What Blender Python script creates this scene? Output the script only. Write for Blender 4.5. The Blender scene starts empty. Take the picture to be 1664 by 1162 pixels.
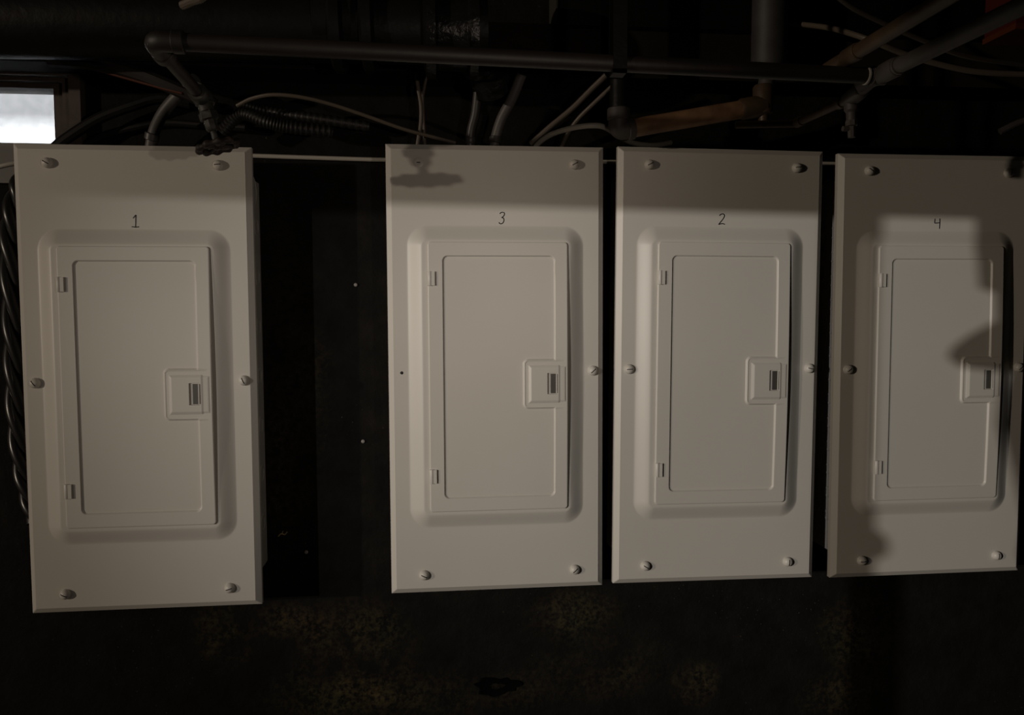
import bpy, bmesh, math, random
from mathutils import Vector, Matrix
random.seed(7)
C = bpy.context.scene.collection
PI = math.pi

# ------------------------------------------------------------------ camera
W, H, F = 1664, 1162, 1250.0
YAW, PITCH, ROLL, D, EYE = 0.0981, -0.0583, -0.0025, 1.3526, 1.5
_f = Vector((math.sin(YAW)*math.cos(PITCH), math.cos(YAW)*math.cos(PITCH), math.sin(PITCH)))
_r = Vector((math.cos(YAW), -math.sin(YAW), 0)); _u = _r.cross(_f)
CR = math.cos(ROLL)*_r + math.sin(ROLL)*_u
CU = -math.sin(ROLL)*_r + math.cos(ROLL)*_u
EYEP = Vector((0, -D, EYE))
cam = bpy.data.cameras.new('camera'); camo = bpy.data.objects.new('camera', cam); C.objects.link(camo)
cam.sensor_fit = 'HORIZONTAL'; cam.sensor_width = 36; cam.lens = F/W*36; cam.clip_start = .02; cam.clip_end = 60
M = Matrix((CR, CU, -_f)).transposed().to_4x4(); M.translation = EYEP
camo.matrix_world = M
bpy.context.scene.camera = camo

def at(px, py, y):
    """the point of the vertical plane at depth y (wall side positive) seen at a pixel"""
    d = _f*F + CR*(px-W/2) + CU*(H/2-py)
    return EYEP + d*((y+D)/d.y)
def rad(px, y): return px/2*(y+D)/F

# ------------------------------------------------------------------ materials
def mat(name, col, rough=.6, metal=0.0, noise=None, bump=None, spec=.5, col2=None, coat=0):
    m = bpy.data.materials.new(name); m.use_nodes = True
    nt = m.node_tree; b = nt.nodes['Principled BSDF']
    b.inputs['Base Color'].default_value = (*col, 1); b.inputs['Roughness'].default_value = rough
    b.inputs['Metallic'].default_value = metal; b.inputs['Specular IOR Level'].default_value = spec
    tc = nt.nodes.new('ShaderNodeTexCoord')
    if noise:
        n = nt.nodes.new('ShaderNodeTexNoise'); n.inputs['Scale'].default_value = noise[0]; n.inputs['Detail'].default_value = 6
        nt.links.new(tc.outputs['Object'], n.inputs['Vector'])
        r = nt.nodes.new('ShaderNodeValToRGB')
        r.color_ramp.elements[0].position = noise[1]; r.color_ramp.elements[1].position = noise[2]
        r.color_ramp.elements[0].color = (*col, 1); r.color_ramp.elements[1].color = (*(col2 or col), 1)
        nt.links.new(n.outputs['Fac'], r.inputs['Fac']); nt.links.new(r.outputs['Color'], b.inputs['Base Color'])
    if bump:
        n2 = nt.nodes.new('ShaderNodeTexNoise'); n2.inputs['Scale'].default_value = bump[0]; n2.inputs['Detail'].default_value = 5
        nt.links.new(tc.outputs['Object'], n2.inputs['Vector'])
        bp = nt.nodes.new('ShaderNodeBump'); bp.inputs['Strength'].default_value = bump[1]; bp.inputs['Distance'].default_value = bump[2]
        nt.links.new(n2.outputs['Fac'], bp.inputs['Height']); nt.links.new(bp.outputs['Normal'], b.inputs['Normal'])
    return m

PAINT = mat('panel_paint', (.60, .575, .53), .42, noise=(3.0, .35, .7), col2=(.57, .545, .50), bump=(900, .08, .0004))
BOXP = mat('enclosure_paint', (.40, .38, .35), .5, noise=(30, .3, .7), col2=(.34, .325, .30))
INK = mat('ink', (.012, .011, .011), .6)
DARKSLOT = mat('slot_dark', (.015, .013, .012), .7)
STEEL = mat('latch_metal', (.12, .115, .105), .35, .4)
BLACKPIPE = mat('dark_pipe', (.019, .0135, .011), .55, .0, noise=(14, .35, .7), col2=(.010, .008, .007), bump=(120, .3, .001))
CASTIRON = mat('cast_iron', (.008, .0075, .007), .5, noise=(20, .35, .7), col2=(.005, .0047, .0045), bump=(70, .5, .002), spec=.2)
WETIRON = mat('wet_iron', (.010, .009, .009), .3, noise=(20, .35, .7), col2=(.006, .0055, .0055), bump=(55, .9, .004), spec=.3)
COPPER = mat('copper', (.34, .19, .10), .5, .15, noise=(22, .35, .68), col2=(.12, .065, .035), bump=(90, .2, .0008))
OLDCOPPER = mat('dull_copper', (.085, .055, .03), .5, .2, noise=(25, .3, .7), col2=(.05, .034, .022), bump=(90, .2, .0008))
GREYPIPE = mat('grey_pipe', (.068, .057, .050), .6, noise=(18, .3, .7), col2=(.035, .03, .027), bump=(100, .25, .0008))
SLEEVE = mat('grey_sleeve', (.045, .042, .042), .6, noise=(40, .3, .7), col2=(.03, .028, .028), bump=(150, .2, .0006))
VALVE = mat('corroded_brass', (.025, .023, .019), .6, .1, noise=(60, .5, .75), col2=(.09, .088, .08), bump=(200, .5, .001))
WHEEL = mat('rusty_wheel', (.013, .009, .008), .65, .1, noise=(80, .4, .7), col2=(.035, .02, .014), bump=(250, .5, .001))
WHITECABLE = mat('white_cable', (.36, .33, .285), .5)
PALECABLE = mat('pale_cable', (.50, .47, .42), .5)
TANCABLE = mat('tan_cable', (.10, .08, .06), .5)
GREYCABLE = mat('grey_cable', (.05, .046, .044), .45)
BLACKCABLE = mat('black_cable', (.012, .011, .011), .4, spec=.3)
REDWIRE = mat('bare_copper_wire', (.10, .035, .022), .4, .4)
WOOD = mat('old_wood', (.016, .012, .010), .8, noise=(25, .3, .7), col2=(.009, .007, .006), bump=(120, .4, .001), spec=.15)
FRAMEWOOD = mat('frame_wood', (.075, .055, .047), .7, noise=(30, .3, .7), col2=(.05, .036, .031), bump=(150, .4, .0008))
DARKWOOD = mat('joist_wood', (.010, .008, .007), .8, noise=(12, .3, .7), col2=(.006, .005, .0045), bump=(60, .4, .002), spec=.1)
DUCT = mat('dark_duct', (.006, .0055, .005), .5, noise=(9, .3, .7), col2=(.004, .0036, .0034), spec=.2)
REDP = mat('red_paint', (.055, .006, .004), .5)
ORANGEP = mat('orange_paint', (.075, .016, .005), .5)
CONCRETE = mat('dark_concrete', (.04, .036, .032), .9, noise=(4, .3, .7), col2=(.025, .022, .02))
NAILM = mat('nail_head', (.32, .30, .28), .5, .3)
STRAWM = mat('straw', (.38, .28, .13), .8)
OUTW = mat('outside_white', (.9, .9, .9), .9)
OUTG = mat('outside_grey', (.58, .56, .52), .9, noise=(9, .3, .7), col2=(.66, .66, .66))

# damp growth on the wall: (pixel, pixel, width, height, density)
PATCHES = [(365, 1030, 60, 80, .9), (580, 1060, 120, 110, .9), (560, 1130, 190, 70, .5), (460, 1010, 90, 40, .5), (930, 1000, 110, 60, .45), (980, 1080, 160, 80, .3),
           (1130, 1110, 60, 50, .8), (1390, 1030, 90, 90, .5), (1370, 1130, 110, 60, .45), (470, 620, 90, 280, .28), (460, 800, 70, 120, .3), (760, 1130, 200, 60, .3)]
def wall_mat():
    m = bpy.data.materials.new('tarred_wall'); m.use_nodes = True; nt = m.node_tree; b = nt.nodes['Principled BSDF']
    b.inputs['Roughness'].default_value = .8; b.inputs['Specular IOR Level'].default_value = .12
    tc = nt.nodes.new('ShaderNodeTexCoord')
    def noise(scale, detail=6, rough=.6):
        n = nt.nodes.new('ShaderNodeTexNoise'); n.inputs['Scale'].default_value = scale; n.inputs['Detail'].default_value = detail
        n.inputs['Roughness'].default_value = rough
        nt.links.new(tc.outputs['Object'], n.inputs['Vector']); return n
    def ramp(src, p0, p1, c0=(0, 0, 0), c1=(1, 1, 1)):
        r = nt.nodes.new('ShaderNodeValToRGB'); r.color_ramp.elements[0].position = p0; r.color_ramp.elements[1].position = p1
        r.color_ramp.elements[0].color = (*c0, 1); r.color_ramp.elements[1].color = (*c1, 1)
        nt.links.new(src, r.inputs['Fac']); return r
    def mul(a, b_):
        x = nt.nodes.new('ShaderNodeMath'); x.operation = 'MULTIPLY'
        nt.links.new(a, x.inputs[0]); nt.links.new(b_, x.inputs[1]); return x.outputs[0]
    def mix(fac, a, b_):
        x = nt.nodes.new('ShaderNodeMix'); x.data_type = 'RGBA'
        nt.links.new(fac, x.inputs['Factor'])
        if isinstance(a, tuple): x.inputs[6].default_value = (*a, 1)
        else: nt.links.new(a, x.inputs[6])
        x.inputs[7].default_value = (*b_, 1); return x.outputs[2]
    # damp growth sits in the lower part of the wall
    acc = None
    for px, py, rx, rz, k in PATCHES:
        c = at(px, py, .115)
        sb = nt.nodes.new('ShaderNodeVectorMath'); sb.operation = 'SUBTRACT'; sb.inputs[1].default_value = c
        nt.links.new(tc.outputs['Object'], sb.inputs[0])
        sc_ = nt.nodes.new('ShaderNodeVectorMath'); sc_.operation = 'MULTIPLY'; sc_.inputs[1].default_value = (1/(rx*.00118), 0, 1/(rz*.00118))
        nt.links.new(sb.outputs[0], sc_.inputs[0])
        ln = nt.nodes.new('ShaderNodeVectorMath'); ln.operation = 'LENGTH'; nt.links.new(sc_.outputs[0], ln.inputs[0])
        mr = nt.nodes.new('ShaderNodeMapRange'); mr.interpolation_type = 'SMOOTHSTEP'
        mr.inputs['From Min'].default_value = 1.0; mr.inputs['From Max'].default_value = .1; mr.inputs['To Max'].default_value = k
        nt.links.new(ln.outputs['Value'], mr.inputs['Value'])
        if acc is None: acc = mr.outputs['Result']
        else:
            ad = nt.nodes.new('ShaderNodeMath'); ad.operation = 'ADD'; nt.links.new(acc, ad.inputs[0]); nt.links.new(mr.outputs['Result'], ad.inputs[1]); acc = ad.outputs[0]
    big = ramp(noise(9, 5, .6).outputs['Fac'], .34, .62)
    fine = ramp(noise(110, 5, .7).outputs['Fac'], .42, .62)
    tone = noise(7, 3)
    hue = ramp(tone.outputs['Fac'], .35, .65, (.085, .078, .034), (.115, .075, .034))
    fac = mul(mul(big.outputs['Color'], fine.outputs['Color']), acc)
    base = ramp(noise(16, 6, .65).outputs['Fac'], .3, .75, (.0048, .0044, .004), (.0125, .0108, .0092))
    x = nt.nodes.new('ShaderNodeMix'); x.data_type = 'RGBA'
    nt.links.new(fac, x.inputs['Factor']); nt.links.new(base.outputs['Color'], x.inputs[6]); nt.links.new(hue.outputs['Color'], x.inputs[7])
    flecks = ramp(noise(210, 2, .5).outputs['Fac'], .70, .76)
    fl2 = mul(flecks.outputs['Color'], ramp(noise(5.5, 3).outputs['Fac'], .5, .65).outputs['Color'])
    nt.links.new(mix(fl2, x.outputs[2], (.10, .088, .06)), b.inputs['Base Color'])
    bp = nt.nodes.new('ShaderNodeBump'); bp.inputs['Strength'].default_value = .7; bp.inputs['Distance'].default_value = .004
    nt.links.new(noise(45, 8, .65).outputs['Fac'], bp.inputs['Height']); nt.links.new(bp.outputs['Normal'], b.inputs['Normal'])
    return m
WALL = wall_mat()

def pane_mat():
    m = bpy.data.materials.new('dirty_glass'); m.use_nodes = True; nt = m.node_tree
    out = nt.nodes['Material Output']; nt.nodes.remove(nt.nodes['Principled BSDF'])
    tr = nt.nodes.new('ShaderNodeBsdfTransparent'); df = nt.nodes.new('ShaderNodeBsdfTranslucent'); gl = nt.nodes.new('ShaderNodeBsdfGlossy')
    df.inputs['Color'].default_value = (.75, .72, .68, 1); gl.inputs['Roughness'].default_value = .05
    tc = nt.nodes.new('ShaderNodeTexCoord')
    n = nt.nodes.new('ShaderNodeTexNoise'); n.inputs['Scale'].default_value = 60; n.inputs['Detail'].default_value = 8
    nt.links.new(tc.outputs['Object'], n.inputs['Vector'])
    r = nt.nodes.new('ShaderNodeValToRGB'); r.color_ramp.elements[0].position = .35; r.color_ramp.elements[1].position = .75
    r.color_ramp.elements[0].color = (.04, .04, .04, 1); r.color_ramp.elements[1].color = (.16, .16, .16, 1)
    nt.links.new(n.outputs['Fac'], r.inputs['Fac'])
    mx = nt.nodes.new('ShaderNodeMixShader'); nt.links.new(r.outputs['Color'], mx.inputs[0])
    nt.links.new(tr.outputs[0], mx.inputs[1]); nt.links.new(df.outputs[0], mx.inputs[2])
    m2 = nt.nodes.new('ShaderNodeMixShader'); m2.inputs[0].default_value = .04
    nt.links.new(mx.outputs[0], m2.inputs[1]); nt.links.new(gl.outputs[0], m2.inputs[2])
    nt.links.new(m2.outputs[0], out.inputs['Surface']); return m
PANE = pane_mat()

# ------------------------------------------------------------------ mesh helpers
class MB:
    def __init__(s): s.v = []; s.f = []; s.m = []
    def add(s, v, f, mi=0):
        o = len(s.v); s.v += [tuple(p) for p in v]; s.f += [tuple(i+o for i in q) for q in f]; s.m += [mi]*len(f)
    def box(s, a, b, mi=0, rot=None, c=None):
        x0, y0, z0 = a; x1, y1, z1 = b
        v = [Vector(p) for p in ((x0,y0,z0),(x1,y0,z0),(x1,y1,z0),(x0,y1,z0),(x0,y0,z1),(x1,y0,z1),(x1,y1,z1),(x0,y1,z1))]
        if rot is not None:
            c = Vector(c) if c is not None else sum(v, Vector())/8
            v = [c+rot@(p-c) for p in v]
        s.add(v, [(3,2,1,0),(4,5,6,7),(0,1,5,4),(1,2,6,5),(2,3,7,6),(3,0,4,7)], mi)
    def tube(s, pts, r, n=14, mi=0, caps=True):
        pts = [Vector(p) for p in pts]; N = len(pts)
        rs = r if isinstance(r, (list, tuple)) else [r]*N
        t0 = (pts[1]-pts[0]).normalized()
        a = Vector((0,0,1)) if abs(t0.z) < .9 else Vector((1,0,0))
        nrm = (a-t0*a.dot(t0)).normalized(); v = []; prev = t0
        for i, p in enumerate(pts):
            t = ((pts[min(i+1,N-1)]-pts[i]).normalized()+(pts[i]-pts[max(i-1,0)]).normalized())
            t = t.normalized() if t.length > 1e-9 else prev
            nrm = (nrm-t*nrm.dot(t)).normalized(); bi = t.cross(nrm)
            for k in range(n):
                an = 2*PI*k/n; v.append(p+rs[i]*(math.cos(an)*nrm+math.sin(an)*bi))
            prev = t
        f = [(i*n+k, i*n+(k+1)%n, (i+1)*n+(k+1)%n, (i+1)*n+k) for i in range(N-1) for k in range(n)]
        if caps: f += [tuple(range(n))[::-1], tuple((N-1)*n+k for k in range(n))]
        s.add(v, f, mi)
    def rod(s, a, b, r, n=20, mi=0):
        """straight round bar with a radius profile [(t, r)...] or one radius"""
        a = Vector(a); b = Vector(b)
        prof = r if isinstance(r, (list, tuple)) else [(0, r), (1, r)]
        d = (b-a); t = d.normalized(); q = Vector((0,0,1)) if abs(t.z) < .9 else Vector((1,0,0))
        nn = (q-t*q.dot(t)).normalized(); bi = t.cross(nn); v = []
        for tt, rr in prof:
            for k in range(n):
                an = 2*PI*k/n; v.append(a+d*tt+rr*(math.cos(an)*nn+math.sin(an)*bi))
        N = len(prof)
        f = [(i*n+k, i*n+(k+1)%n, (i+1)*n+(k+1)%n, (i+1)*n+k) for i in range(N-1) for k in range(n)]
        f += [tuple(range(n))[::-1], tuple((N-1)*n+k for k in range(n))]
        s.add(v, f, mi)
    def ball(s, c, r, mi=0, n=16, m=10, sq=(1,1,1)):
        v = []; f = []
        for i in range(m+1):
            th = PI*i/m
            for k in range(n):
                ph = 2*PI*k/n; v.append(Vector(c)+Vector((r*sq[0]*math.sin(th)*math.cos(ph), r*sq[1]*math.sin(th)*math.sin(ph), r*sq[2]*math.cos(th))))
        for i in range(m):
            for k in range(n): f.append((i*n+k, (i+1)*n+k, (i+1)*n+(k+1)%n, i*n+(k+1)%n))
        s.add(v, f, mi)
    def mesh(s, name, mats, sharp=35):
        me = bpy.data.meshes.new(name); me.from_pydata(s.v, [], s.f)
        for m in (mats if isinstance(mats, (list, tuple)) else [mats]): me.materials.append(m)
        me.polygons.foreach_set('material_index', s.m)
        bm = bmesh.new(); bm.from_mesh(me)
        bmesh.ops.remove_doubles(bm, verts=bm.verts, dist=1e-6)
        bmesh.ops.recalc_face_normals(bm, faces=bm.faces); bm.to_mesh(me); bm.free()
        me.polygons.foreach_set('use_smooth', [True]*len(me.polygons)); me.set_sharp_from_angle(angle=math.radians(sharp)); me.update()
        return me
    def build(s, name, mats, parent=None, sharp=35): return link(name, s.mesh(name, mats, sharp), parent)

def link(name, me, parent=None, loc=None):
    o = bpy.data.objects.new(name, me); C.objects.link(o)
    if parent: o.parent = parent
    if loc is not None: o.location = loc
    return o
def empty(name, loc=(0,0,0)):
    o = bpy.data.objects.new(name, None); C.objects.link(o); o.location = loc; o.empty_display_size = .05; return o
def tag(o, label=None, cat=None, group=None, kind=None):
    for k, v in (('label', label), ('category', cat), ('group', group), ('kind', kind)):
        if v: o[k] = v
    return o
def spline(pts, k=8):
    P = [Vector(p) for p in pts]; P = [2*P[0]-P[1]]+P+[2*P[-1]-P[-2]]; out = []
    for i in range(1, len(P)-2):
        for j in range(k):
            t = j/k; a, b, c, d = P[i-1:i+3]
            out.append(.5*((2*b)+(c-a)*t+(2*a-5*b+4*c-d)*t*t+(3*b-a-3*c+d)*t**3))
    return out+[P[-2]]
def bend(pts, r, k=6):
    """polyline with its inner corners rounded to radius r"""
    P = [Vector(p) for p in pts]; out = [P[0]]
    for i in range(1, len(P)-1):
        a = (P[i-1]-P[i]); b = (P[i+1]-P[i]); ra = min(r, a.length*.45, b.length*.45)
        s_, e_ = P[i]+a.normalized()*ra, P[i]+b.normalized()*ra
        for j in range(k+1):
            t = j/k; out.append((1-t)**2*s_+2*t*(1-t)*P[i]+t*t*e_)
    return out+[P[-1]]

# ------------------------------------------------------------------ the room
YW = .115                                    # room face of the back wall
XL, XR, YF, CEIL = -7.0, 3.6, -4.6, 2.45
def struct(name, mb, m, parent=None):
    o = mb.build(name, m, parent)
    if not parent: o['kind'] = 'structure'
    return o
# window opening
wpx = dict(l=-1.32)
po = at(124, 110, YW)                        # right edge of the opening
wx1 = po.x; wz1 = at(60, 101, YW).z+.055; wz0 = at(60, 231, YW).z-.075
b = MB(); yb = YW+.28
b.box((XL, YW, 0), (wpx['l'], yb, CEIL)); b.box((wx1, YW, 0), (XR, yb, CEIL))
b.box((wpx['l'], YW, 0), (wx1, yb, wz0)); b.box((wpx['l'], YW, wz1), (wx1, yb, CEIL))
struct('wall_back', b, WALL)
b = MB(); b.box((XL-.2, YF-.2, -.1), (XR+.2, yb, 0)); struct('floor', b, CONCRETE)
b = MB(); b.box((XL-.2, YF-.2, CEIL), (XR+.2, yb+.05, CEIL+.1)); struct('ceiling', b, DARKWOOD)
b = MB(); b.box((XL-.2, YF, 0), (XL, yb, CEIL)); struct('wall_left', b, CONCRETE)
b = MB(); b.box((XR, YF, 0), (XR+.2, yb, CEIL)); struct('wall_right', b, CONCRETE)
b = MB(); b.box((XL-.2, YF-.2, 0), (XR+.2, YF, CEIL)); struct('wall_front', b, CONCRETE)
# timber over the window, along the top of the wall
zb = at(40, 99, .03).z
b = MB(); b.box((XL+.02, .03, zb), (1.9, YW, zb+.09), rot=Matrix.Rotation(math.radians(.0), 3, 'Y')); struct('beam_wall_plate', b, WOOD)
# ceiling joists, running from the wall into the room
b = MB()
x = -1.55
while x < 1.9:
    b.box((x, -4.4, 2.24), (x+.045, YW, CEIL)); x += .41
struct('ceiling_joists', b, DARKWOOD)

# window
w = empty('window_1', (wx1, YW, wz0)); w['kind'] = 'structure'
def wpart(name, mb, m): 
    o = mb.build(name, m); o.parent = w; o.matrix_parent_inverse = Matrix.Translation(-w.location); return o
def corner_frame(ypx, xin, xout, yin, yout, y0, y1, b):
    """right stile and head rail of one frame step"""
    pr, pi = at(xout, 180, y0), at(xin, 180, y0); zt, zi = at(50, yout, y0).z, at(50, yin, y0).z
    b.box((pi.x, y0, wz0), (pr.x, y1, zt)); b.box((wpx['l'], y0, zi), (pi.x, y1, zt))
    b.box((wpx['l'], y0, wz0), (wpx['l']+.05, y1, zi))
b = MB(); corner_frame(0, 112, 131, 121, 106, .095, .135, b); wpart('window_casing', b, FRAMEWOOD)
b = MB(); corner_frame(0, 102, 113, 131, 120, .112, .15, b); wpart('window_stop', b, FRAMEWOOD)
b = MB(); corner_frame(0, 88, 103, 143, 130, .128, .17, b); wpart('window_sash', b, FRAMEWOOD)
b = MB(); pz = at(50, 228, .15)
b.box((wpx['l'], .10, wz0), (wx1, .34, wz0+.012)); b.box((wpx['l'], .128, wz0+.012), (at(88,180,.128).x, .17, at(10, 232, .128).z))
wpart('window_sill', b, mat('sill_paint', (.20, .19, .185), .7))
b = MB(); b.box((wpx['l'], .148, wz0+.012), (at(95,180,.15).x, .152, at(50, 137, .15).z)); wpart('window_pane', b, PANE)
# what stands outside
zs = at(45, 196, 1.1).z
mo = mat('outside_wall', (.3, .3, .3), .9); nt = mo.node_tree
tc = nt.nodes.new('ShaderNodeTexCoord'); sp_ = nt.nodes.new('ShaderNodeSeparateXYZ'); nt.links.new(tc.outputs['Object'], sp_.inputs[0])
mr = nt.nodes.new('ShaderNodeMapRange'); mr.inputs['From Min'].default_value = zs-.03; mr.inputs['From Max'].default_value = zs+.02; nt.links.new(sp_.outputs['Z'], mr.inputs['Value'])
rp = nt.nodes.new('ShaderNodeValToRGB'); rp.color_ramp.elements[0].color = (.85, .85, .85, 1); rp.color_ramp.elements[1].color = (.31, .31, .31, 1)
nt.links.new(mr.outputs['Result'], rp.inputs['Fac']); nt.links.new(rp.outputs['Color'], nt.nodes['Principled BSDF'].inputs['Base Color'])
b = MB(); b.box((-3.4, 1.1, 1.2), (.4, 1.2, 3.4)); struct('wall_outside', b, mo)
b = MB(); b.box((-3.4, yb, 1.1), (.4, 1.1, 1.2)); struct('ground_outside', b, OUTW)

# ------------------------------------------------------------------ electrical panels
def ss(t): t = max(0., min(1., t)); return t*t*(3-2*t)
def lines(lo, hi, step, marks):
    """grid coordinates: coarse everywhere, fine (list of (centre, halfwidth, step)) near the marks"""
    s = {round(lo, 5), round(hi, 5)}
    n = int((hi-lo)/step)
    for i in range(1, n): s.add(round(lo+(hi-lo)*i/n, 5))
    for c, hw, st in marks:
        k = int(hw/st)
        for i in range(-k, k+1):
            v = c+i*st
            if lo <= v <= hi: s.add(round(v, 5))
    out = sorted(s); res = [out[0]]
    for v in out[1:-1]:
        if v-res[-1] > .00035: res.append(v)
    if out[-1]-res[-1] < .00035: res.pop()
    return res+[out[-1]]
def rrect(x, z, x0, x1, z0, z1, r):
    """signed distance to a rounded rectangle (negative inside)"""
    cx, cz, hx, hz = (x0+x1)/2, (z0+z1)/2, (x1-x0)/2-r, (z1-z0)/2-r
    dx, dz = abs(x-cx)-hx, abs(z-cz)-hz
    return math.hypot(max(dx,0), max(dz,0))+min(max(dx,dz),0)-r
def field(xs, zs, fn, back, clampr=0):
    """front surface y = fn(x, z) over a grid, with sides going back to y = back"""
    mb = MB(); nx, nz = len(xs), len(zs); v = []
    for z in zs:
        for x in xs:
            X, Z = x, z
            if clampr:
                x0, x1, z0, z1 = xs[0], xs[-1], zs[0], zs[-1]
                cx = min(max(x, x0+clampr), x1-clampr); cz = min(max(z, z0+clampr), z1-clampr)
                d = math.hypot(x-cx, z-cz)
                if d > clampr and x != cx and z != cz: X, Z = cx+(x-cx)*clampr/d, cz+(z-cz)*clampr/d
            v.append((X, fn(X, Z), Z))
    f = [(j*nx+i, j*nx+i+1, (j+1)*nx+i+1, (j+1)*nx+i) for j in range(nz-1) for i in range(nx-1)]
    rim = [i for i in range(nx)]+[j*nx+nx-1 for j in range(1, nz)]+[(nz-1)*nx+i for i in range(nx-2, -1, -1)]+[j*nx for j in range(nz-2, 0, -1)]
    o = len(v); v += [(v[i][0], back, v[i][2]) for i in rim]; n = len(rim)
    f += [(rim[k], o+k, o+(k+1) % n, rim[(k+1) % n]) for k in range(n)]
    mb.add(v, f); return mb

PW, PH = .1907, .395                          # half width and height of the cover
CH, CHD = .0095, .0075                        # chamfer along its edge
TX0, TX1, TZ0, TZ1, TR, TB, TH = -.1565, .1545, -.277, .2555, .036, .027, .0125   # raised tray
def cover_y(x, z):
    e = min(x+PW, PW-x, z+PH, PH-z)
    y = 0.
    if e < CH: y += CHD*(1-e/CH)
    d = rrect(x, z, TX0, TX1, TZ0, TZ1, TR)
    y -= TH*(.35*ss(-d/TB)+.65*max(0, min(1, (-d-.001)/(TB-.002))))
    return y
cx_ = lines(-PW, PW, .012, [(-PW+.0095, .0095, .0019), (PW-.0095, .0095, .0019), (TX0+.016, .022, .0016), (TX1-.016, .022, .0016)])
cz_ = lines(-PH, PH, .012, [(-PH+.0095, .0095, .0019), (PH-.0095, .0095, .0019), (TZ0+.016, .022, .0016), (TZ1-.016, .022, .0016)])
COVER = field(cx_, cz_, cover_y, .0165).mesh('cover', PAINT, 25)
# edge lip of the cover bent back onto the enclosure is the field's own side

DX0, DX1, DZ0, DZ1 = -.1205, .1232, -.2452, .2262
IX0, IX1, IZ0, IZ1 = -.0955, .1010, -.2225, .2030
LX0, LZ0, LZ1 = .0470, -.0625, .0195          # raised pad that carries the latch
def door_bow(x, z):
    u = (x-DX0)/(DX1-DX0); t = (z-DZ0)/(DZ1-DZ0)
    return -.0042*max(0, u)**1.5*math.sin(PI*max(0, min(1, t)))
def door_y(x, z):
    y = -TH-.0035
    d = rrect(x, z, IX0, IX1, IZ0, IZ1, .010)
    d2 = rrect(x, z, LX0, .2, LZ0, LZ1, .006)
    d = max(d, -d2)                            # recess without the latch pad
    y += .0030*ss(-d/.0026)
    e = -rrect(x, z, DX0, DX1, DZ0, DZ1, .006)
    if e < .002: y += .0012*(1-max(e, 0)/.002)**2
    # bead round the latch pad
    if abs(d2-.001) < .0025 and x < IX1+.004: y -= .0012*(1-abs(d2-.001)/.0025)
    return y+door_bow(x, z)
dx_ = lines(DX0, DX1, .009, [(DX0+.003, .003, .0006), (DX1-.003, .003, .0006), (IX0+.004, .008, .0008), (IX1-.004, .008, .0008), (LX0, .006, .0007)])
dz_ = lines(DZ0, DZ1, .009, [(DZ0+.003, .003, .0006), (DZ1-.003, .003, .0006), (IZ0+.004, .008, .0008), (IZ1-.004, .008, .0008), (LZ0, .007, .0007), (LZ1, .007, .0007)])
DOOR = field(dx_, dz_, door_y, -TH+.0008, .006).mesh('door', PAINT, 40)

# latch plate with its slot, slider
PX0, PX1, PZ0, PZ1 = .0535, .1215, -.0550, .0115
SX0, SX1, SZ0, SZ1 = .0865, .1045, -.0390, -.0025
def plate_y(x, z):
    e = min(x-PX0, PX1-x, z-PZ0, PZ1-z)
    y = -TH-.0066+.0022*max(0, 1-e/.0045)
    if x > PX1-.016: y += .0012*ss((x-PX1+.016)/.004)
    d = rrect(x, z, SX0, SX1, SZ0, SZ1, .001)
    y += .0052*ss((-d+.0004)/.0012)
    return y+door_bow(.09, -.02)
px_ = lines(PX0, PX1, .006, [(PX0+.003, .003, .0008), (PX1-.008, .008, .001), (SX0, .002, .0004), (SX1, .002, .0004)])
pz_ = lines(PZ0, PZ1, .006, [(PZ0+.003, .003, .0008), (PZ1-.003, .003, .0008), (SZ0, .002, .0004), (SZ1, .002, .0004)])
PLATE = field(px_, pz_, plate_y, -TH-.001).mesh('latch_plate', PAINT, 40)
b = MB(); yb_ = -TH-.0020+door_bow(.09, -.02)
b.box((SX0+.0008, yb_-.0002, SZ0+.0008), (SX1-.0008, yb_+.001, SZ1-.0008), 1)
b.box((SX0+.0055, yb_-.0035, SZ0+.0012), (SX1-.0030, yb_-.0002, SZ1-.0012), 0)
b.box((SX1-.0032, yb_-.0050, SZ0+.0012), (SX1-.0014, yb_-.0002, SZ1-.0012), 2)
SLIDER = b.mesh('latch_slider', [STEEL, DARKSLOT, PAINT])

# hinge clip: rolled knuckle with a flat ear on the door
b = MB()
b.rod((0, -TH-.0040, -.0125), (0, -TH-.0040, .0125), [(0, .0036), (.04, .0042), (.96, .0042), (1, .0036)], 16)
b.box((0, -TH-.0072, -.0120), (.0085, -TH-.0030, .0120))
HINGE = b.mesh('hinge', PAINT)

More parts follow.
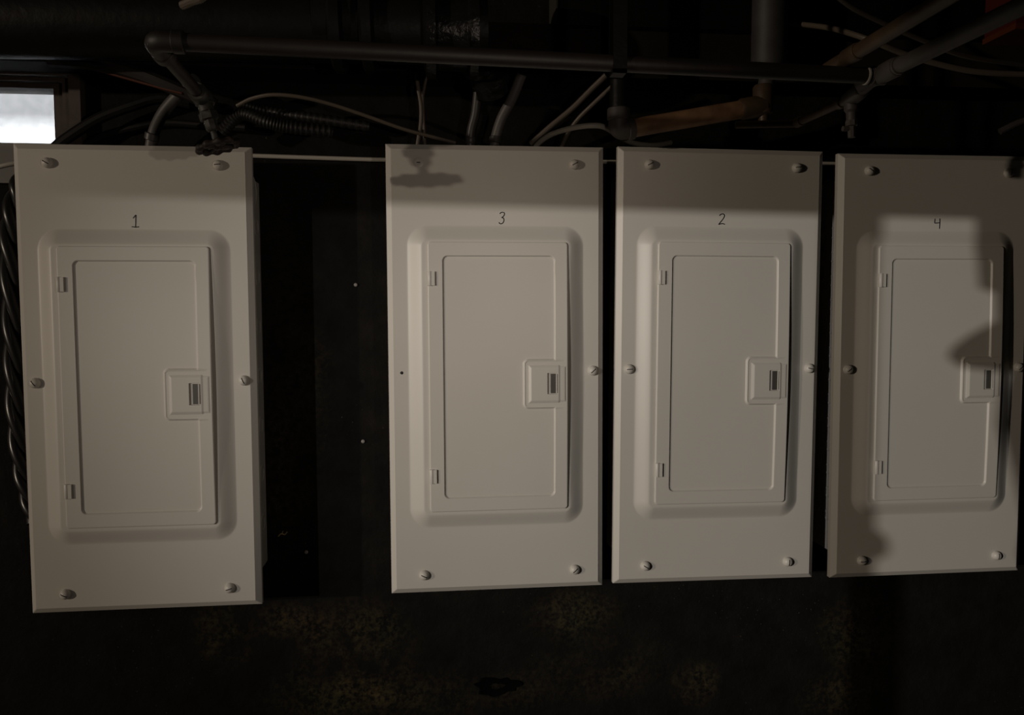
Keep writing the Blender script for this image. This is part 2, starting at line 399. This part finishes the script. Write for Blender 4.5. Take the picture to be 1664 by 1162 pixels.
# screw: tall domed head with a dark slot
def screw_mesh(ang, flat=False):
    b = MB(); n = 28; R, hgt = .0088, (.0016 if flat else .0098)
    prof = [(R*1.0, 0), (R*1.0, .0012 if not flat else .0005)]
    for i in range(1, 9):
        t = i/8; prof.append((R*math.cos(t*PI/2)**(.85), .0012+(hgt-.0012)*math.sin(t*PI/2)) if not flat else (R*(1-t), .0006+.0005*math.sin(t*PI)))
    v = []; f = []
    for r_, h_ in prof:
        for k in range(n):
            a = 2*PI*k/n; v.append((max(r_, 1e-5)*math.cos(a), -h_, max(r_, 1e-5)*math.sin(a)))
    for i in range(len(prof)-1):
        for k in range(n): f.append((i*n+k, i*n+(k+1) % n, (i+1)*n+(k+1) % n, (i+1)*n+k))
    b.add(v, f, 0)
    # slot: a strip that follows the dome
    ca, sa = math.cos(ang), math.sin(ang); hw = .00075; m = 12; vv = []; L = R*.62 if not flat else R*.35
    for i in range(m+1):
        s_ = -L+2*L*i/m
        if flat: hh = .0014
        else:
            q = min(1, abs(s_)/R); tt = math.acos(min(1, q**(1/.85))); hh = .0012+(hgt-.0012)*math.sin(tt)+.00022
        for w_ in (-hw, hw):
            vv.append((s_*ca-w_*sa, -hh, s_*sa+w_*ca)); vv.append((s_*ca-w_*sa, -hh+.0008, s_*sa+w_*ca))
    ff = []
    for i in range(m):
        o = i*4; ff += [(o, o+2, o+6, o+4), (o, o+4, o+5, o+1), (o+2, o+3, o+7, o+6), (o+1, o+5, o+7, o+3)]
    ff += [(0, 1, 3, 2), (m*4, m*4+2, m*4+3, m*4+1)]
    b.add(vv, ff, 1)
    return b.mesh('screw', [PAINT, DARKSLOT], 45)

# enclosure: open steel box with knockout rings pressed into its sides
b = MB(); EW, EH, EB = .178, .352, YW+.004
b.box((-EW, .0105, -EH), (EW, EB, EH))
for sx in (-1, 1):
    for z0, r0, yy in [(.30-.045*i, .011, .045) for i in range(14)]+[(.27-.09*i, .016, .085) for i in range(7)]+[(.33, .028, .065)]:
        x = sx*EW; n = 24
        ring = [Vector((x, yy+rr*math.cos(2*PI*k/n), z0+rr*math.sin(2*PI*k/n)))+Vector((sx*hh, 0, 0)) for rr, hh in ((r0, 0), (r0-.0012, .0013), (r0-.003, .0013), (r0-.004, .0002)) for k in range(n)]
        b.add(ring, [(i*n+k, i*n+(k+1) % n, (i+1)*n+(k+1) % n, (i+1)*n+k) for i in range(3) for k in range(n)])
    b.box((sx*EW-.004, .020, .165), (sx*EW+.0015, .030, .185), 1); b.box((sx*EW-.004, .020, -.225), (sx*EW+.0015, .030, -.205), 1)
ENCL = b.mesh('enclosure', [BOXP, DARKSLOT])

GLYPH = {
 '1': [[(-.0030, .0050), (-.0005, .0080), (.0015, .0100), (.0012, .0040), (.0008, -.0040), (.0005, -.0092)], [(-.0055, -.0086), (.0000, -.0094), (.0058, -.0088)]],
 '2': [[(-.0050, .0068), (-.0020, .0092), (.0022, .0096), (.0042, .0070), (.0025, .0025), (-.0018, -.0035), (-.0058, -.0085), (-.0030, -.0078), (.0010, -.0072), (.0052, -.0082)]],
 '3': [[(-.0032, .0078), (.0000, .0100), (.0040, .0096), (.0046, .0062), (.0018, .0022), (.0002, .0014), (.0030, .0002), (.0038, -.0038), (.0016, -.0082), (-.0020, -.0094), (-.0046, -.0072)]],
 '4': [[(-.0042, .0086), (-.0046, .0040), (-.0044, .0008), (.0000, .0010), (.0050, .0014)], [(.0046, .0090), (.0048, .0020), (.0044, -.0094)]],
}
def number(ch, parent):
    b = MB()
    for st in GLYPH[ch]:
        P = spline([(x*1.05, 0, z*1.02) for x, z in st], 6) if len(st) > 3 else [Vector((x*1.05, 0, z*1.02)) for x, z in st]
        v = []; f = []
        for i, p in enumerate(P):
            t = (P[min(i+1, len(P)-1)]-P[max(i-1, 0)]).normalized(); n = Vector((-t.z, 0, t.x))*.0008
            for y in (-.00035, .0001): v += [p+n+Vector((0, y, 0)), p-n+Vector((0, y, 0))]
        for i in range(len(P)-1):
            o = i*4; q = o+4
            f += [(o, o+1, q+1, q), (o+2, q+2, q+3, o+3), (o, q, q+2, o+2), (o+1, o+3, q+3, q+1)]
        f += [(0, 2, 3, 1), (len(P)*4-4, len(P)*4-3, len(P)*4-1, len(P)*4-2)]
        b.add(v, f)
    o = b.build('handwritten_number', INK, parent); o['label'] = 'handwritten black number %s' % ch
    return o

PANELS = [
 ('1', -.4994, -.1147, .0018, .001, 'light grey electrical panel numbered 1, beside the window and apart from the others', (2.6, .1, 2.2, 2.0, 2.7, .3)),
 ('3', .1070, -.1038, .0022, .004, 'light grey electrical panel numbered 3, with one cover screw missing at mid left', (0, .5, 0, .75, 2.7, .75)),
 ('2', .5115, -.1022, -.0059, .002, 'light grey electrical panel numbered 2, between the panels numbered 3 and 4', (.45, .1, .05, 2.9, 2.6, 1.5)),
 ('4', .9251, -.1057, .0019, .002, 'light grey electrical panel numbered 4, under the red box and partly in shade', (2.5, 1.6, .7, .8, .05, 1.5)),
]
for num, X, Z, rot, dummy, lab, angs in PANELS:
    t = empty('electrical_panel', (X, 0, EYE+Z)); t.rotation_euler = (0, -rot, 0)
    tag(t, lab, 'electrical panel', 'electrical panels on the wall')
    link('enclosure', ENCL, t)
    c = link('cover', COVER, t)
    n = number(num, c); n.location = (.0005 if num != '3' else .009, 0, .2685)
    d = link('door', DOOR, t)
    link('latch_plate', PLATE, d); link('latch_slider', SLIDER, d)
    link('hinge', HINGE, d, (DX0+.0035, 0, .1630)); link('hinge', HINGE, d, (DX0+.0035, 0, -.1815))
    for i, (sx, sz) in enumerate(((-.1345, .3630), (.1380, .3630), (-.1675, -.0005), (.1710, -.0005), (-.1325, -.3615), (.1385, -.3615))):
        if num == '3' and i == 2:
            b = MB(); b.rod((0, -.0003, 0), (0, .001, 0), .0028, 18); b.rod((0, -.0012, 0), (0, .001, 0), [(0, .0016), (1, .0016)], 12)
            o = b.build('screw_hole', DARKSLOT, t); o.location = (sx, 0, sz); o['label'] = 'empty dark screw hole'; continue
        flat = num == '3' and i == 0
        o = link('screw', screw_mesh(angs[i], flat), t, (sx, 0, sz))
        if flat: o['label'] = 'flat sunken screw'

# ------------------------------------------------------------------ pipes
def pipe_part(name, mbuild, m, root):
    o = mbuild.build(name, m, root); o.matrix_parent_inverse = Matrix.Translation(-root.location); return o
def collar(b, p, d, r, w):
    p = Vector(p); d = Vector(d).normalized()
    b.rod(p-d*w/2, p+d*w/2, [(0, r*.93), (.08, r), (.92, r), (1, r*.93)], 22)

# A: the long dark water pipe with valve
A0 = at(247, 66, -.36); A1 = at(1425, 124, -.31); VT = at(330, 160, -.185)
VB = at(354, 238, -.185)
ra = rad(27, -.35)
root = empty('water_pipe', A0)
tag(root, 'long dark rusty water pipe running across the top, above the panels', 'pipe')
b = MB(); b.tube([A0+(A1-A0)*.03, A1], ra, 20); pipe_part('pipe_run', b, BLACKPIPE, root)
b = MB(); b.tube(bend([A0+(A1-A0)*.035, A0, A0+(VT-A0)*.22], .03, 8), ra*1.18, 20); collar(b, A0+(A1-A0)*.032, A1-A0, ra*1.3, .014); collar(b, A0+(VT-A0)*.2, VT-A0, ra*1.3, .014)
pipe_part('elbow', b, BLACKPIPE, root)
b = MB(); b.tube([A0+(VT-A0)*.15, VT], ra*.82, 18); pipe_part('valve_branch', b, BLACKPIPE, root)
# gate valve hanging from the branch end
dv = (VB-VT).normalized(); Lv = (VB-VT).length
b = MB()
b.ball(VT, ra*1.35, n=20, m=12); collar(b, VT-(VT-A0).normalized()*.018, VT-A0, ra*1.25, .02)
b.rod(VT, VT+dv*Lv*.30, [(0, ra*1.15), (.4, ra*1.25), (.45, ra*1.0), (.9, ra*1.0), (1, ra*1.2)], 20)
b.rod(VT+dv*Lv*.28, VT+dv*Lv*.46, [(0, ra*1.15), (.1, ra*1.25), (.9, ra*1.25), (1, ra*.9)], 6)
b.rod(VT+dv*Lv*.44, VT+dv*Lv*.68, [(0, ra*.8), (.2, ra*.9), (.8, ra*.85), (1, ra*.6)], 8)
b.rod(VT+dv*Lv*.66, VT+dv*Lv*.99, [(0, .0045), (1, .0045)], 12)
val = pipe_part('valve_body', b, VALVE, root); val['label'] = 'corroded greenish valve body'
# scalloped handwheel
b = MB(); hc = VT+dv*Lv*1.0; ex = Vector((1, 0, 0)); ey = dv.cross(ex).normalized(); ex = ey.cross(dv).normalized(); Rw = .0262
P = []
for k in range(96):
    a = 2*PI*k/96; rr = Rw*(1+.055*math.cos(10*a)); P.append(hc+rr*(math.cos(a)*ex+math.sin(a)*ey))
n = 10; v = []; f = []
for k, p in enumerate(P):
    o = (p-hc).normalized(); th = .0046*(1+.18*math.cos(10*2*PI*k/96))
    for j in range(n):
        an = 2*PI*j/n; v.append(p+th*(math.cos(an)*o+math.sin(an)*dv))
for k in range(96):
    for j in range(n): f.append((k*n+j, k*n+(j+1) % n, ((k+1) % 96)*n+(j+1) % n, ((k+1) % 96)*n+j))
b.add(v, f)
for k in range(4):
    a = PI/4+PI/2*k; b.tube([hc, hc+Rw*(math.cos(a)*ex+math.sin(a)*ey)], .0032, 8)
b.rod(hc-dv*.006, hc+dv*.005, [(0, .006), (.8, .007), (1, .004)], 12)
hw = b.build('handwheel', WHEEL, val)

# tee and supply branch on the right
T = A1; Q0 = at(1664, 8, -.565); Q0 = T+(Q0-T)*2.3; E1 = at(1383, 160, -.232); E2 = at(1292, 201, -.055)
b = MB(); dA = (A1-A0).normalized(); dQ = (Q0-T).normalized()
collar(b, T-dA*.004, dA, ra*1.22, .012); b.tube([T-dA*.012, T+dA*.012], ra*1.1, 18); b.tube([T-dQ*.035, T+dQ*.05], ra*1.12, 18)
collar(b, T+dQ*.03, dQ, ra*1.25, .03); b.ball(T, ra*1.2, n=18, m=10)
pipe_part('tee', b, GREYPIPE, root)
b = MB(); collar(b, T-dA*.017, dA, ra*1.16, .003); o = pipe_part('joint_ring', b, mat('solder', (.30, .28, .25), .4), root); o['label'] = 'pale bright joint ring'
b = MB(); b.tube([T, Q0], ra*.98, 20); pipe_part('supply_pipe', b, GREYPIPE, root)
b = MB(); dE = (E1-T).normalized(); b.tube([T, E1+dE*.01], ra*.85, 16); b.rod(E1-dE*.035, E1+dE*.012, [(0, ra*.9), (.1, ra*1.15), (.9, ra*1.15), (1, ra*.9)], 18)
dn = Vector((.04, 0, -1)).normalized()
b.rod(E1, E1+dn*.035, [(0, ra*1.0), (.5, ra*.95), (.6, ra*.7), (1, ra*.7)], 14); b.rod(E1+dn*.033, E1+dn*.058, [(0, .009), (.3, .009), (.35, .006), (1, .0055)], 8)
b.rod(E1+dn*.045-Vector((.014, 0, 0)), E1+dn*.045+Vector((.004, 0, 0)), .004, 10)
pipe_part('drain_valve', b, GREYPIPE, root)
b = MB(); dF = (E2-E1).normalized(); b.tube([E1, E2], ra*.62, 16); collar(b, E1+dF*.03, dF, ra*.8, .012); collar(b, E2-dF*.015, dF, ra*.78, .02)
E3 = at(1195, 203, -.04); b.tube(bend([E2-dF*.005, E2, E3], .01), ra*.6, 14)
pipe_part('branch_pipe', b, OLDCOPPER, root)
# copper pipe joining from the room side
K0 = A0+(A1-A0)*((1345-247)/(1425-247)); K0 = at(1345, 113, K0.y+.035); K1 = at(1525, 4, -.49); K1 = K0+(K1-K0)*2.6
b = MB(); dK = (K1-K0).normalized(); b.tube([K0, K1], ra*.95, 20); collar(b, K0+dK*.055, dK, ra*1.12, .03)
o = pipe_part('copper_branch', b, OLDCOPPER, root); o['label'] = 'yellowish copper branch'

# B: copper drop with grey sleeve
ys = -.03
S1 = at(1249, 112, ys); S2 = at(1240, 172, ys); S0 = Vector((S1.x+.004, ys, CEIL-.005))
root = empty('copper_pipe', S2); tag(root, 'reddish copper pipe slanting from the grey sleeved riser down to a left elbow', 'pipe')
b = MB(); b.rod(S0, S1, [(0, rad(58, ys)), (.985, rad(58, ys)), (1, rad(50, ys))], 24); o = pipe_part('riser_sleeve', b, SLEEVE, root); o['label'] = 'wide grey riser sleeve'
b = MB(); b.rod(S1, S2, rad(27, ys), 20); pipe_part('riser', b, GREYPIPE, root)
B1 = at(1024, 209, -.045); dB = (B1-S2).normalized(); rb = rad(30, -.04)
b = MB(); b.ball(S2, rb*1.15, n=18, m=10); b.rod(S2, S2+Vector((.001, 0, -.028)), [(0, rb*1.1), (.5, rb*1.05), (.55, rb*.6), (.95, rb*.55), (1, rb*.3)], 16)
b.rod(S2, S2+dB*.045, [(0, rb*1.2), (.9, rb*1.2), (1, rb*1.02)], 20); b.rod(S2-Vector((0, 0, 0)), S2+Vector((0, 0, .035)), [(0, rb*1.15), (.9, rb*1.15), (1, rb)], 20)
pipe_part('tee', b, OLDCOPPER, root)
b = MB(); b.tube([S2, B1], rb, 22); pipe_part('slanting_pipe', b, COPPER, root)
U0 = at(1005, 186, -.05); U1 = Vector((U0.x, -.05, CEIL-.005)); EL = at(1004, 212, -.045)
b = MB(); b.tube(bend([B1+(S2-B1)*.02, EL, U0], .02, 8), rb*1.08, 20); collar(b, B1, dB, rb*1.2, .012); collar(b, U0, U1-U0, rb*1.22, .02)
pipe_part('elbow', b, GREYPIPE, root)
b = MB(); b.tube([U0, U1], rb*.92, 18); pipe_part('dark_riser', b, CASTIRON, root)

# strap that carries the long pipe
h = A0+(A1-A0)*((1004-247)/(1425-247)); hp = at(1004, 104, h.y); hw_ = rad(22, h.y)
b = MB(); b.box((hp.x-hw_, hp.y-ra-.004, hp.z-ra-.004), (hp.x+hw_, hp.y-ra+.0004, CEIL-.05)); b.box((hp.x-hw_, hp.y-ra-.004, hp.z-ra-.004), (hp.x+hw_, hp.y+ra+.004, hp.z-ra+.0004)); b.box((hp.x-hw_, hp.y+ra-.0004, hp.z-ra-.004), (hp.x+hw_, hp.y+ra+.004, CEIL-.05))
tag(b.build('pipe_strap', CASTIRON), 'black iron strap holding up the long pipe above the left elbow of the copper pipe', 'strap')

# C: cast iron drain near the ceiling
yc = -.06; rc = .056
F0 = at(-1000, 15, yc); F1 = at(790, 48, yc)
root = empty('drain_pipe', F1); tag(root, 'big black cast iron drain pipe near the ceiling, left of the duct', 'pipe')
b = MB(); b.rod(F0, F1, rc, 32); pipe_part('pipe_run', b, CASTIRON, root)
dd = (F1-F0).normalized()
for px in (522, 576):
    b = MB(); p = F0+dd*((px+1000)/(790+1000)*(F1-F0).length); b.rod(p-dd*.012, p+dd*.012, [(0, rc*1.1), (.2, rc*1.28), (.8, rc*1.28), (1, rc*1.1)], 32); pipe_part('coupling_band', b, CASTIRON, root)
b = MB(); p0 = at(545, 34, yc); b.rod(p0-dd*.03, p0+dd*.03, rc*1.1, 32); pipe_part('coupling_sleeve', b, CASTIRON, root)
b = MB(); p1 = at(688, 48, yc-.01); p2 = at(775, 50, yc-.01)
b.rod(p1, p2, [(0, rc*1.05), (.05, rc*1.35), (.22, rc*1.38), (.27, rc*1.12), (.8, rc*1.15), (.85, rc*1.35), (1, rc*1.35)], 32)
o = pipe_part('hub_fitting', b, WETIRON, root); o['label'] = 'wet shiny hub of the drain'
b = MB(); q0 = at(740, 70, yc); q1 = at(795, 125, -.02); q2 = at(800, 150, .0); b.tube(bend([q0, q1, q2], .03), rc*.5, 20); collar(b, q1, q2-q1, rc*.62, .02); pipe_part('down_branch', b, WETIRON, root)

# duct along the ceiling to the right
g0 = at(905, 46, .03)
root = tag(empty('air_duct', (g0.x, .012, g0.z)), 'flat black sheet metal duct near the ceiling, right of the drain', 'duct')
b = MB(); b.box((g0.x, .03, g0.z), (2.3, .112, g0.z+.16)); o = pipe_part('duct_body', b, DUCT, root)
b = MB(); b.box((g0.x-.002, .027, g0.z-.003), (g0.x+.001, .112, g0.z+.164)); pipe_part('duct_flange', b, mat('flange', (.045, .04, .034), .5), root)
# hanger strap in the upper left
h0 = at(298, 9, -.30); h1 = at(328, -12, -.30)
b = MB(); b.tube(spline([at(296, 9, -.30), at(312, 2, -.31), at(330, -6, -.32), at(350, -40, -.33)]), .0055, 10)
tag(b.build('conduit_end', TANCABLE), 'pale stub of conduit poking down at the top, above the long pipe elbow', 'conduit')
# red box in the upper right corner
r0 = at(1649, 38, -.20); r1 = at(1740, -40, -.20)
root = tag(empty('red_box', (r0.x, -.20, r0.z)), 'red painted box with an orange lower rim, in the top right corner', 'box')
b = MB(); b.box((r0.x+.002, -.20, r0.z), (r1.x, -.13, r1.z)); pipe_part('box_body', b, REDP, root)
b = MB(); b.rod(((r0.x+r1.x)/2, -.165, r1.z-.01), ((r0.x+r1.x)/2, -.165, CEIL), .008, 12); pipe_part('hanger_rod', b, CASTIRON, root)
b = MB(); b.box((r0.x, -.202, r0.z-.009), (r1.x+.002, -.128, r0.z)); pipe_part('box_rim', b, ORANGEP, root)

# ------------------------------------------------------------------ cables
def cable(name, pts, wpx, m, label, cat='cable', group=None, taper=None, k=8, n=10):
    P = spline([at(*p) for p in pts], k); y = sum(p[2] for p in pts)/len(pts)
    b = MB(); b.tube(P, rad(wpx, y), n)
    return tag(b.build(name, m), label, cat, group)
yc_ = .085
# the pale straight cable behind the panels
cable('cable', [(-20, 276, .09), (17, 267, .09), (60, 262, .1)], 7, PALECABLE, 'white cable end left of panel 1, under the window')
cable('cable', [(380, 252, .108), (500, 256, .108), (640, 260, .108), (820, 262, .108), (990, 263, .108), (1180, 264, .108), (1352, 266, .108), (1500, 268, .108)], 6.5, PALECABLE,
      'straight white cable running level behind the panels')
cable('cable', [(868, 250, .06), (872, 236, .05), (895, 219, .02), (930, 208, -.01), (965, 204, -.02), (985, 208, -.01), (1010, 224, .02), (1032, 233, .05), (1062, 236, .07), (1090, 232, .09)], 8.5, WHITECABLE,
      'thick white cable arching out of the top of panel 3')
cable('cable', [(385, 172, .02), (410, 160, .01), (445, 154, .0), (490, 158, .0), (540, 170, .01), (600, 190, .02), (660, 211, .03), (740, 232, .05)], 6, TANCABLE,
      'thin tan cable drooping from the valve to panel 3')
cable('cable', [(676, 112, .04), (679, 140, .04), (684, 170, .04), (684, 200, .045), (679, 232, .05), (678, 250, .055)], 6.5, TANCABLE, 'tan cable dropping into the left top of panel 3')
cable('cable', [(696, 112, .05), (690, 140, .05), (687, 160, .05), (688, 190, .055), (690, 225, .06), (691, 250, .06)], 5, TANCABLE, 'thinner tan cable behind the one dropping into panel 3')
cable('cable', [(985, 122, -.02), (960, 146, .0), (930, 176, .02), (895, 205, .04), (862, 234, .06)], 9, TANCABLE, 'brown cable slanting down to panel 3, left one of the slanting pair')
cable('cable', [(1000, 135, -.02), (965, 168, .0), (938, 195, .02), (920, 222, .04), (908, 250, .06)], 7, TANCABLE, 'brown cable slanting down to panel 3, right one of the slanting pair')
def conduit(pts, wpx, m, label, ringpts):
    P = spline([at(*p) for p in pts], 8); y = pts[0][2]
    root = tag(empty('conduit', P[-1]), label, 'conduit'); b = MB(); b.tube(P, rad(wpx, y), 16); pipe_part('tube', b, m, root)
    b = MB(); p = at(*ringpts); d_ = P[-1]-P[-3]; collar(b, p, d_, rad(wpx*1.25, y), .012); pipe_part('connector', b, GREYCABLE, root)
conduit([(776, 150, .02), (772, 185, .03), (765, 215, .04), (763, 255, .05)], 14, GREYCABLE, 'narrow grey conduit entering the top of panel 3', (764, 228, .045))
conduit([(848, 120, .0), (832, 160, .02), (814, 195, .04), (804, 230, .05), (802, 255, .05)], 17, mat('pale_conduit', (.10, .09, .088), .5), 'wider pale conduit entering the top of panel 3', (805, 228, .05))
conduit([(318, 128, .0), (292, 152, .02), (266, 182, .04), (250, 215, .06), (243, 250, .07)], 18, mat('grey_conduit', (.075, .07, .067), .5), 'grey conduit bending down into the top of panel 1', (247, 222, .06))
# black cables above panel 1
cable('cable', [(86, 244, .078), (110, 224, .078), (160, 193, .078), (215, 172, .078), (262, 160, .078), (310, 168, .08)], 17, BLACKCABLE, 'thick black cable curving up from panel 1 beside the window')
cable('cable', [(120, 246, .105), (165, 222, .105), (215, 208, .105), (270, 200, .105), (335, 204, .10), (400, 208, .09)], 12, BLACKCABLE, 'thin black cable lying low over panel 1')
cable('cable', [(106, 104, .02), (150, 112, .015), (200, 126, .01), (250, 140, .005), (296, 152, .0)], 4, REDWIRE, 'bare reddish copper wire slanting from the window to the valve', 'wire')
cable('cable', [(80, 97, .01), (160, 104, .01), (225, 120, .01), (290, 146, .01), (350, 172, .02)], 22, mat('dark_hose', (.016, .013, .012), .5), 'dark hose behind the reddish wire beside the window', 'hose')
def ribbed(pts, wpx, label):
    P = spline([at(*p) for p in pts], 40); y = pts[0][2]; r0 = rad(wpx, y)
    b = MB(); b.tube(P, [r0*(1+.09*math.sin(i*1.25)) for i in range(len(P))], 14)
    tag(b.build('flexible_conduit', mat('flex', (.014, .0125, .0115), .5, .1)), label, 'conduit')
ribbed([(360, 214, .05), (392, 186, .04), (430, 197, .03), (470, 206, .04), (540, 214, .06)], 19, 'ribbed grey flexible conduit lying behind the valve')
ribbed([(395, 170, .07), (440, 182, .07), (510, 192, .07), (600, 206, .08)], 16, 'ribbed dark flexible conduit under the drooping tan cable')
# cables in the upper right
cable('cable', [(1245, 35, .012), (1285, 38, -.01), (1350, 46, -.09), (1410, 64, -.16), (1470, 88, -.16), (1540, 108, -.16), (1600, 118, -.16), (1700, 122, -.16)], 9, TANCABLE, 'tan cable sagging behind the copper pipes, lower of two')
cable('cable', [(1340, -25, -.15), (1380, 10, -.15), (1440, 40, -.15), (1510, 70, -.15), (1580, 94, -.15), (1720, 112, -.15)], 8, mat('brown_cable', (.03, .024, .018), .5), 'brown cable sagging behind the copper pipes, upper of two')
cable('cable', [(1625, 214, .05), (1660, 198, .04), (1710, 186, .03)], 12, GREYCABLE, 'short grey cable above the right end of panel 4')

# twisted black service cable down the left side of panel 1
ctr = spline([at(*p) for p in [(44, 280, .075), (32, 310, .075), (20, 360, .075), (19, 430, .075), (23, 520, .075), (26, 600, .075), (30, 680, .075), (38, 750, .075), (50, 805, .075), (64, 850, .075)]], 16)
root = tag(empty('service_cable', ctr[0]), 'glossy black twisted cable hanging down the left side of panel 1', 'cable')
for s in range(3):
    P = []
    for i, c in enumerate(ctr):
        a = i*.155+2*PI*s/3; P.append(c+Vector((math.cos(a)*.0098, math.sin(a)*.0098, 0)))
    b = MB(); b.tube(P, .0098, 12); pipe_part('strand', b, mat('strand', (.02, .019, .019), .3), root)

# ------------------------------------------------------------------ small things on the wall
for px, py, lab in ((578, 463, 'small pale nail head between panels 1 and 3, uppermost'), (590, 717, 'small pale nail head between panels 1 and 3, below the middle'), (498, 897, 'small pale nail head near the bottom right of panel 1')):
    p = at(px, py, YW); b = MB(); b.rod(p+Vector((0, .006, 0)), p-Vector((0, .004, 0)), [(0, .0012), (.55, .0014), (.6, .0034), (.9, .0034), (1, .002)], 14)
    tag(b.build('nail', NAILM), lab, 'nail', 'nails in the wall')
p = at(459, 868, YW-.0006); b = MB()
b.tube(spline([p+Vector((-.008, 0, -.004)), p+Vector((-.002, -.001, .001)), p+Vector((.004, 0, -.001)), p+Vector((.009, 0, .004))]), .0011, 8); b.tube([p+Vector((-.001, -.001, .0)), p+Vector((.001, 0, .006))], .0008, 8)
tag(b.build('straw_scrap', STRAWM), 'scrap of yellow straw stuck to the wall right of panel 1', 'straw')
# hole low on the wall: its dark inside is painted as a black patch
p = at(808, 1115, YW); b = MB(); n = 40; v = []; f = []
for ring, (s_, dy) in enumerate(((1.0, .001), (.9, -.0025), (.78, -.001), (.3, .0))):
    for k in range(n):
        a = 2*PI*k/n; r_ = 1+.14*math.sin(3*a+1)+.09*math.sin(7*a)+.05*math.sin(11*a+2)
        v.append(p+Vector((.046*s_*r_*math.cos(a), dy, .019*s_*r_*math.sin(a))))
f = [(i*n+k, i*n+(k+1) % n, (i+1)*n+(k+1) % n, (i+1)*n+k) for i in range(3) for k in range(n)]+[tuple(3*n+k for k in range(n))]
b.add(v, f); tag(b.build('dark_hollow_patch', mat('hole_black', (.002, .002, .002), .9, spec=.05)), 'black patch standing for a shaded hole low under panel 3', 'dark patch')

# ------------------------------------------------------------------ unseen blockers added on the room side to shade the panels
LQ = Vector((-2.6, -3.0, 1.80))
zed = EYE+.163
def shade_at(px, py, y):
    """where a body at depth y stands whose shadow from the lamp falls at that pixel of the panel fronts"""
    p = at(px, py, 0); return p+(LQ-p)*((-y)/(-LQ.y))
pl, pr_ = shade_at(190, 313, -1.5), shade_at(1500, 348, -1.5)
dz = (pr_.z-pl.z)/(pr_.x-pl.x)
b = MB(); xa, xb = -1.66, -.66
b.add([(xa, -1.5, pl.z+(xa-pl.x)*dz), (xb, -1.5, pl.z+(xb-pl.x)*dz), (xb, -1.64, pl.z+(xb-pl.x)*dz), (xa, -1.64, pl.z+(xa-pl.x)*dz), (xa, -1.5, CEIL), (xb, -1.5, CEIL), (xb, -1.64, CEIL), (xa, -1.64, CEIL)],
      [(3,2,1,0),(4,5,6,7),(0,1,5,4),(1,2,6,5),(2,3,7,6),(3,0,4,7)])
struct('beam_shade_blocker', b, DARKWOOD)  # added out of view, lower edge shaped to darken the panel tops
q0, q1 = shade_at(1346, 700, -1.76), shade_at(1411, 700, -1.76)
b = MB(); b.rod(((q0.x+q1.x)/2, -1.76, 0), ((q0.x+q1.x)/2, -1.76, CEIL), (q1.x-q0.x)/2, 20)
kz = shade_at(1425, 884, -1.76); b.rod((kz.x-.024, -1.76, kz.z), (kz.x+.002, -1.76, kz.z), [(0, .012), (.8, .012), (1, .006)], 14)
struct('post_shade_blocker', b, CASTIRON)  # unseen upright added to cast the narrow shadow left on panel 4
# added blocker out of view, its ragged edge shaped for panel 4's shadow
edge = [(300, 1588), (372, 1584), (420, 1592), (470, 1596), (478, 1622), (522, 1624), (545, 1580), (565, 1552), (582, 1545), (598, 1566), (606, 1640), (640, 1632), (690, 1626), (740, 1638), (800, 1652), (850, 1664), (900, 1654), (935, 1666)]
b = MB(); v = []; yp0, yp1 = -1.66, -1.76
E_ = [shade_at(x_, y_, -1.66) for y_, x_ in edge]
E_ = [Vector((E_[0].x, 0, CEIL))]+E_+[Vector((E_[-1].x+.01, 0, 0))]
for e in E_:
    v += [(e.x, yp0, e.z), (e.x+.004, yp1, e.z), (-.76, yp1, e.z), (-.76, yp0, e.z)]
m = len(E_); f = []
for i in range(m-1):
    for k in range(4): f.append((i*4+k, i*4+(k+1) % 4, i*4+4+(k+1) % 4, i*4+4+k))
f += [(0, 1, 2, 3), (m*4-4, m*4-1, m*4-2, m*4-3)]
b.add(v, f); struct('ragged_shade_blocker', b, CONCRETE)

# ------------------------------------------------------------------ light
def lamp(name, loc, power, col, r):
    l = bpy.data.lights.new(name, 'POINT'); l.energy = power; l.color = col; l.shadow_soft_size = r
    o = bpy.data.objects.new(name, l); C.objects.link(o); o.location = loc; return o
lamp('bulb_far_left', (-5.0, -3.1, 1.94), 256, (1, .84, .66), .05)
def spot(name, loc, aim, power, col, r, size):
    l = bpy.data.lights.new(name, 'SPOT'); l.energy = power; l.color = col; l.shadow_soft_size = r
    l.spot_size = math.radians(size); l.spot_blend = 1.0
    o = bpy.data.objects.new(name, l); C.objects.link(o); o.location = loc
    o.rotation_euler = (Vector(aim)-Vector(loc)).to_track_quat('-Z', 'Y').to_euler()
spot('shaded_bulb_over_aisle', (.29, -1.15, 1.59), (-.30, 0, 1.70), 4.6, (1, .84, .70), .012, 84)
spot('work_light', LQ, (.90, 0, 1.30), 252, (1, .935, .855), .009, 35)

wd = bpy.data.worlds.new('sky'); bpy.context.scene.world = wd; wd.use_nodes = True
bg = wd.node_tree.nodes['Background']; bg.inputs['Color'].default_value = (.93, .96, 1, 1); bg.inputs['Strength'].default_value = 8

vs = bpy.context.scene.view_settings
vs.view_transform = 'Standard'; vs.look = 'None'; vs.exposure = 0; vs.gamma = 1; vs.use_curve_mapping = False
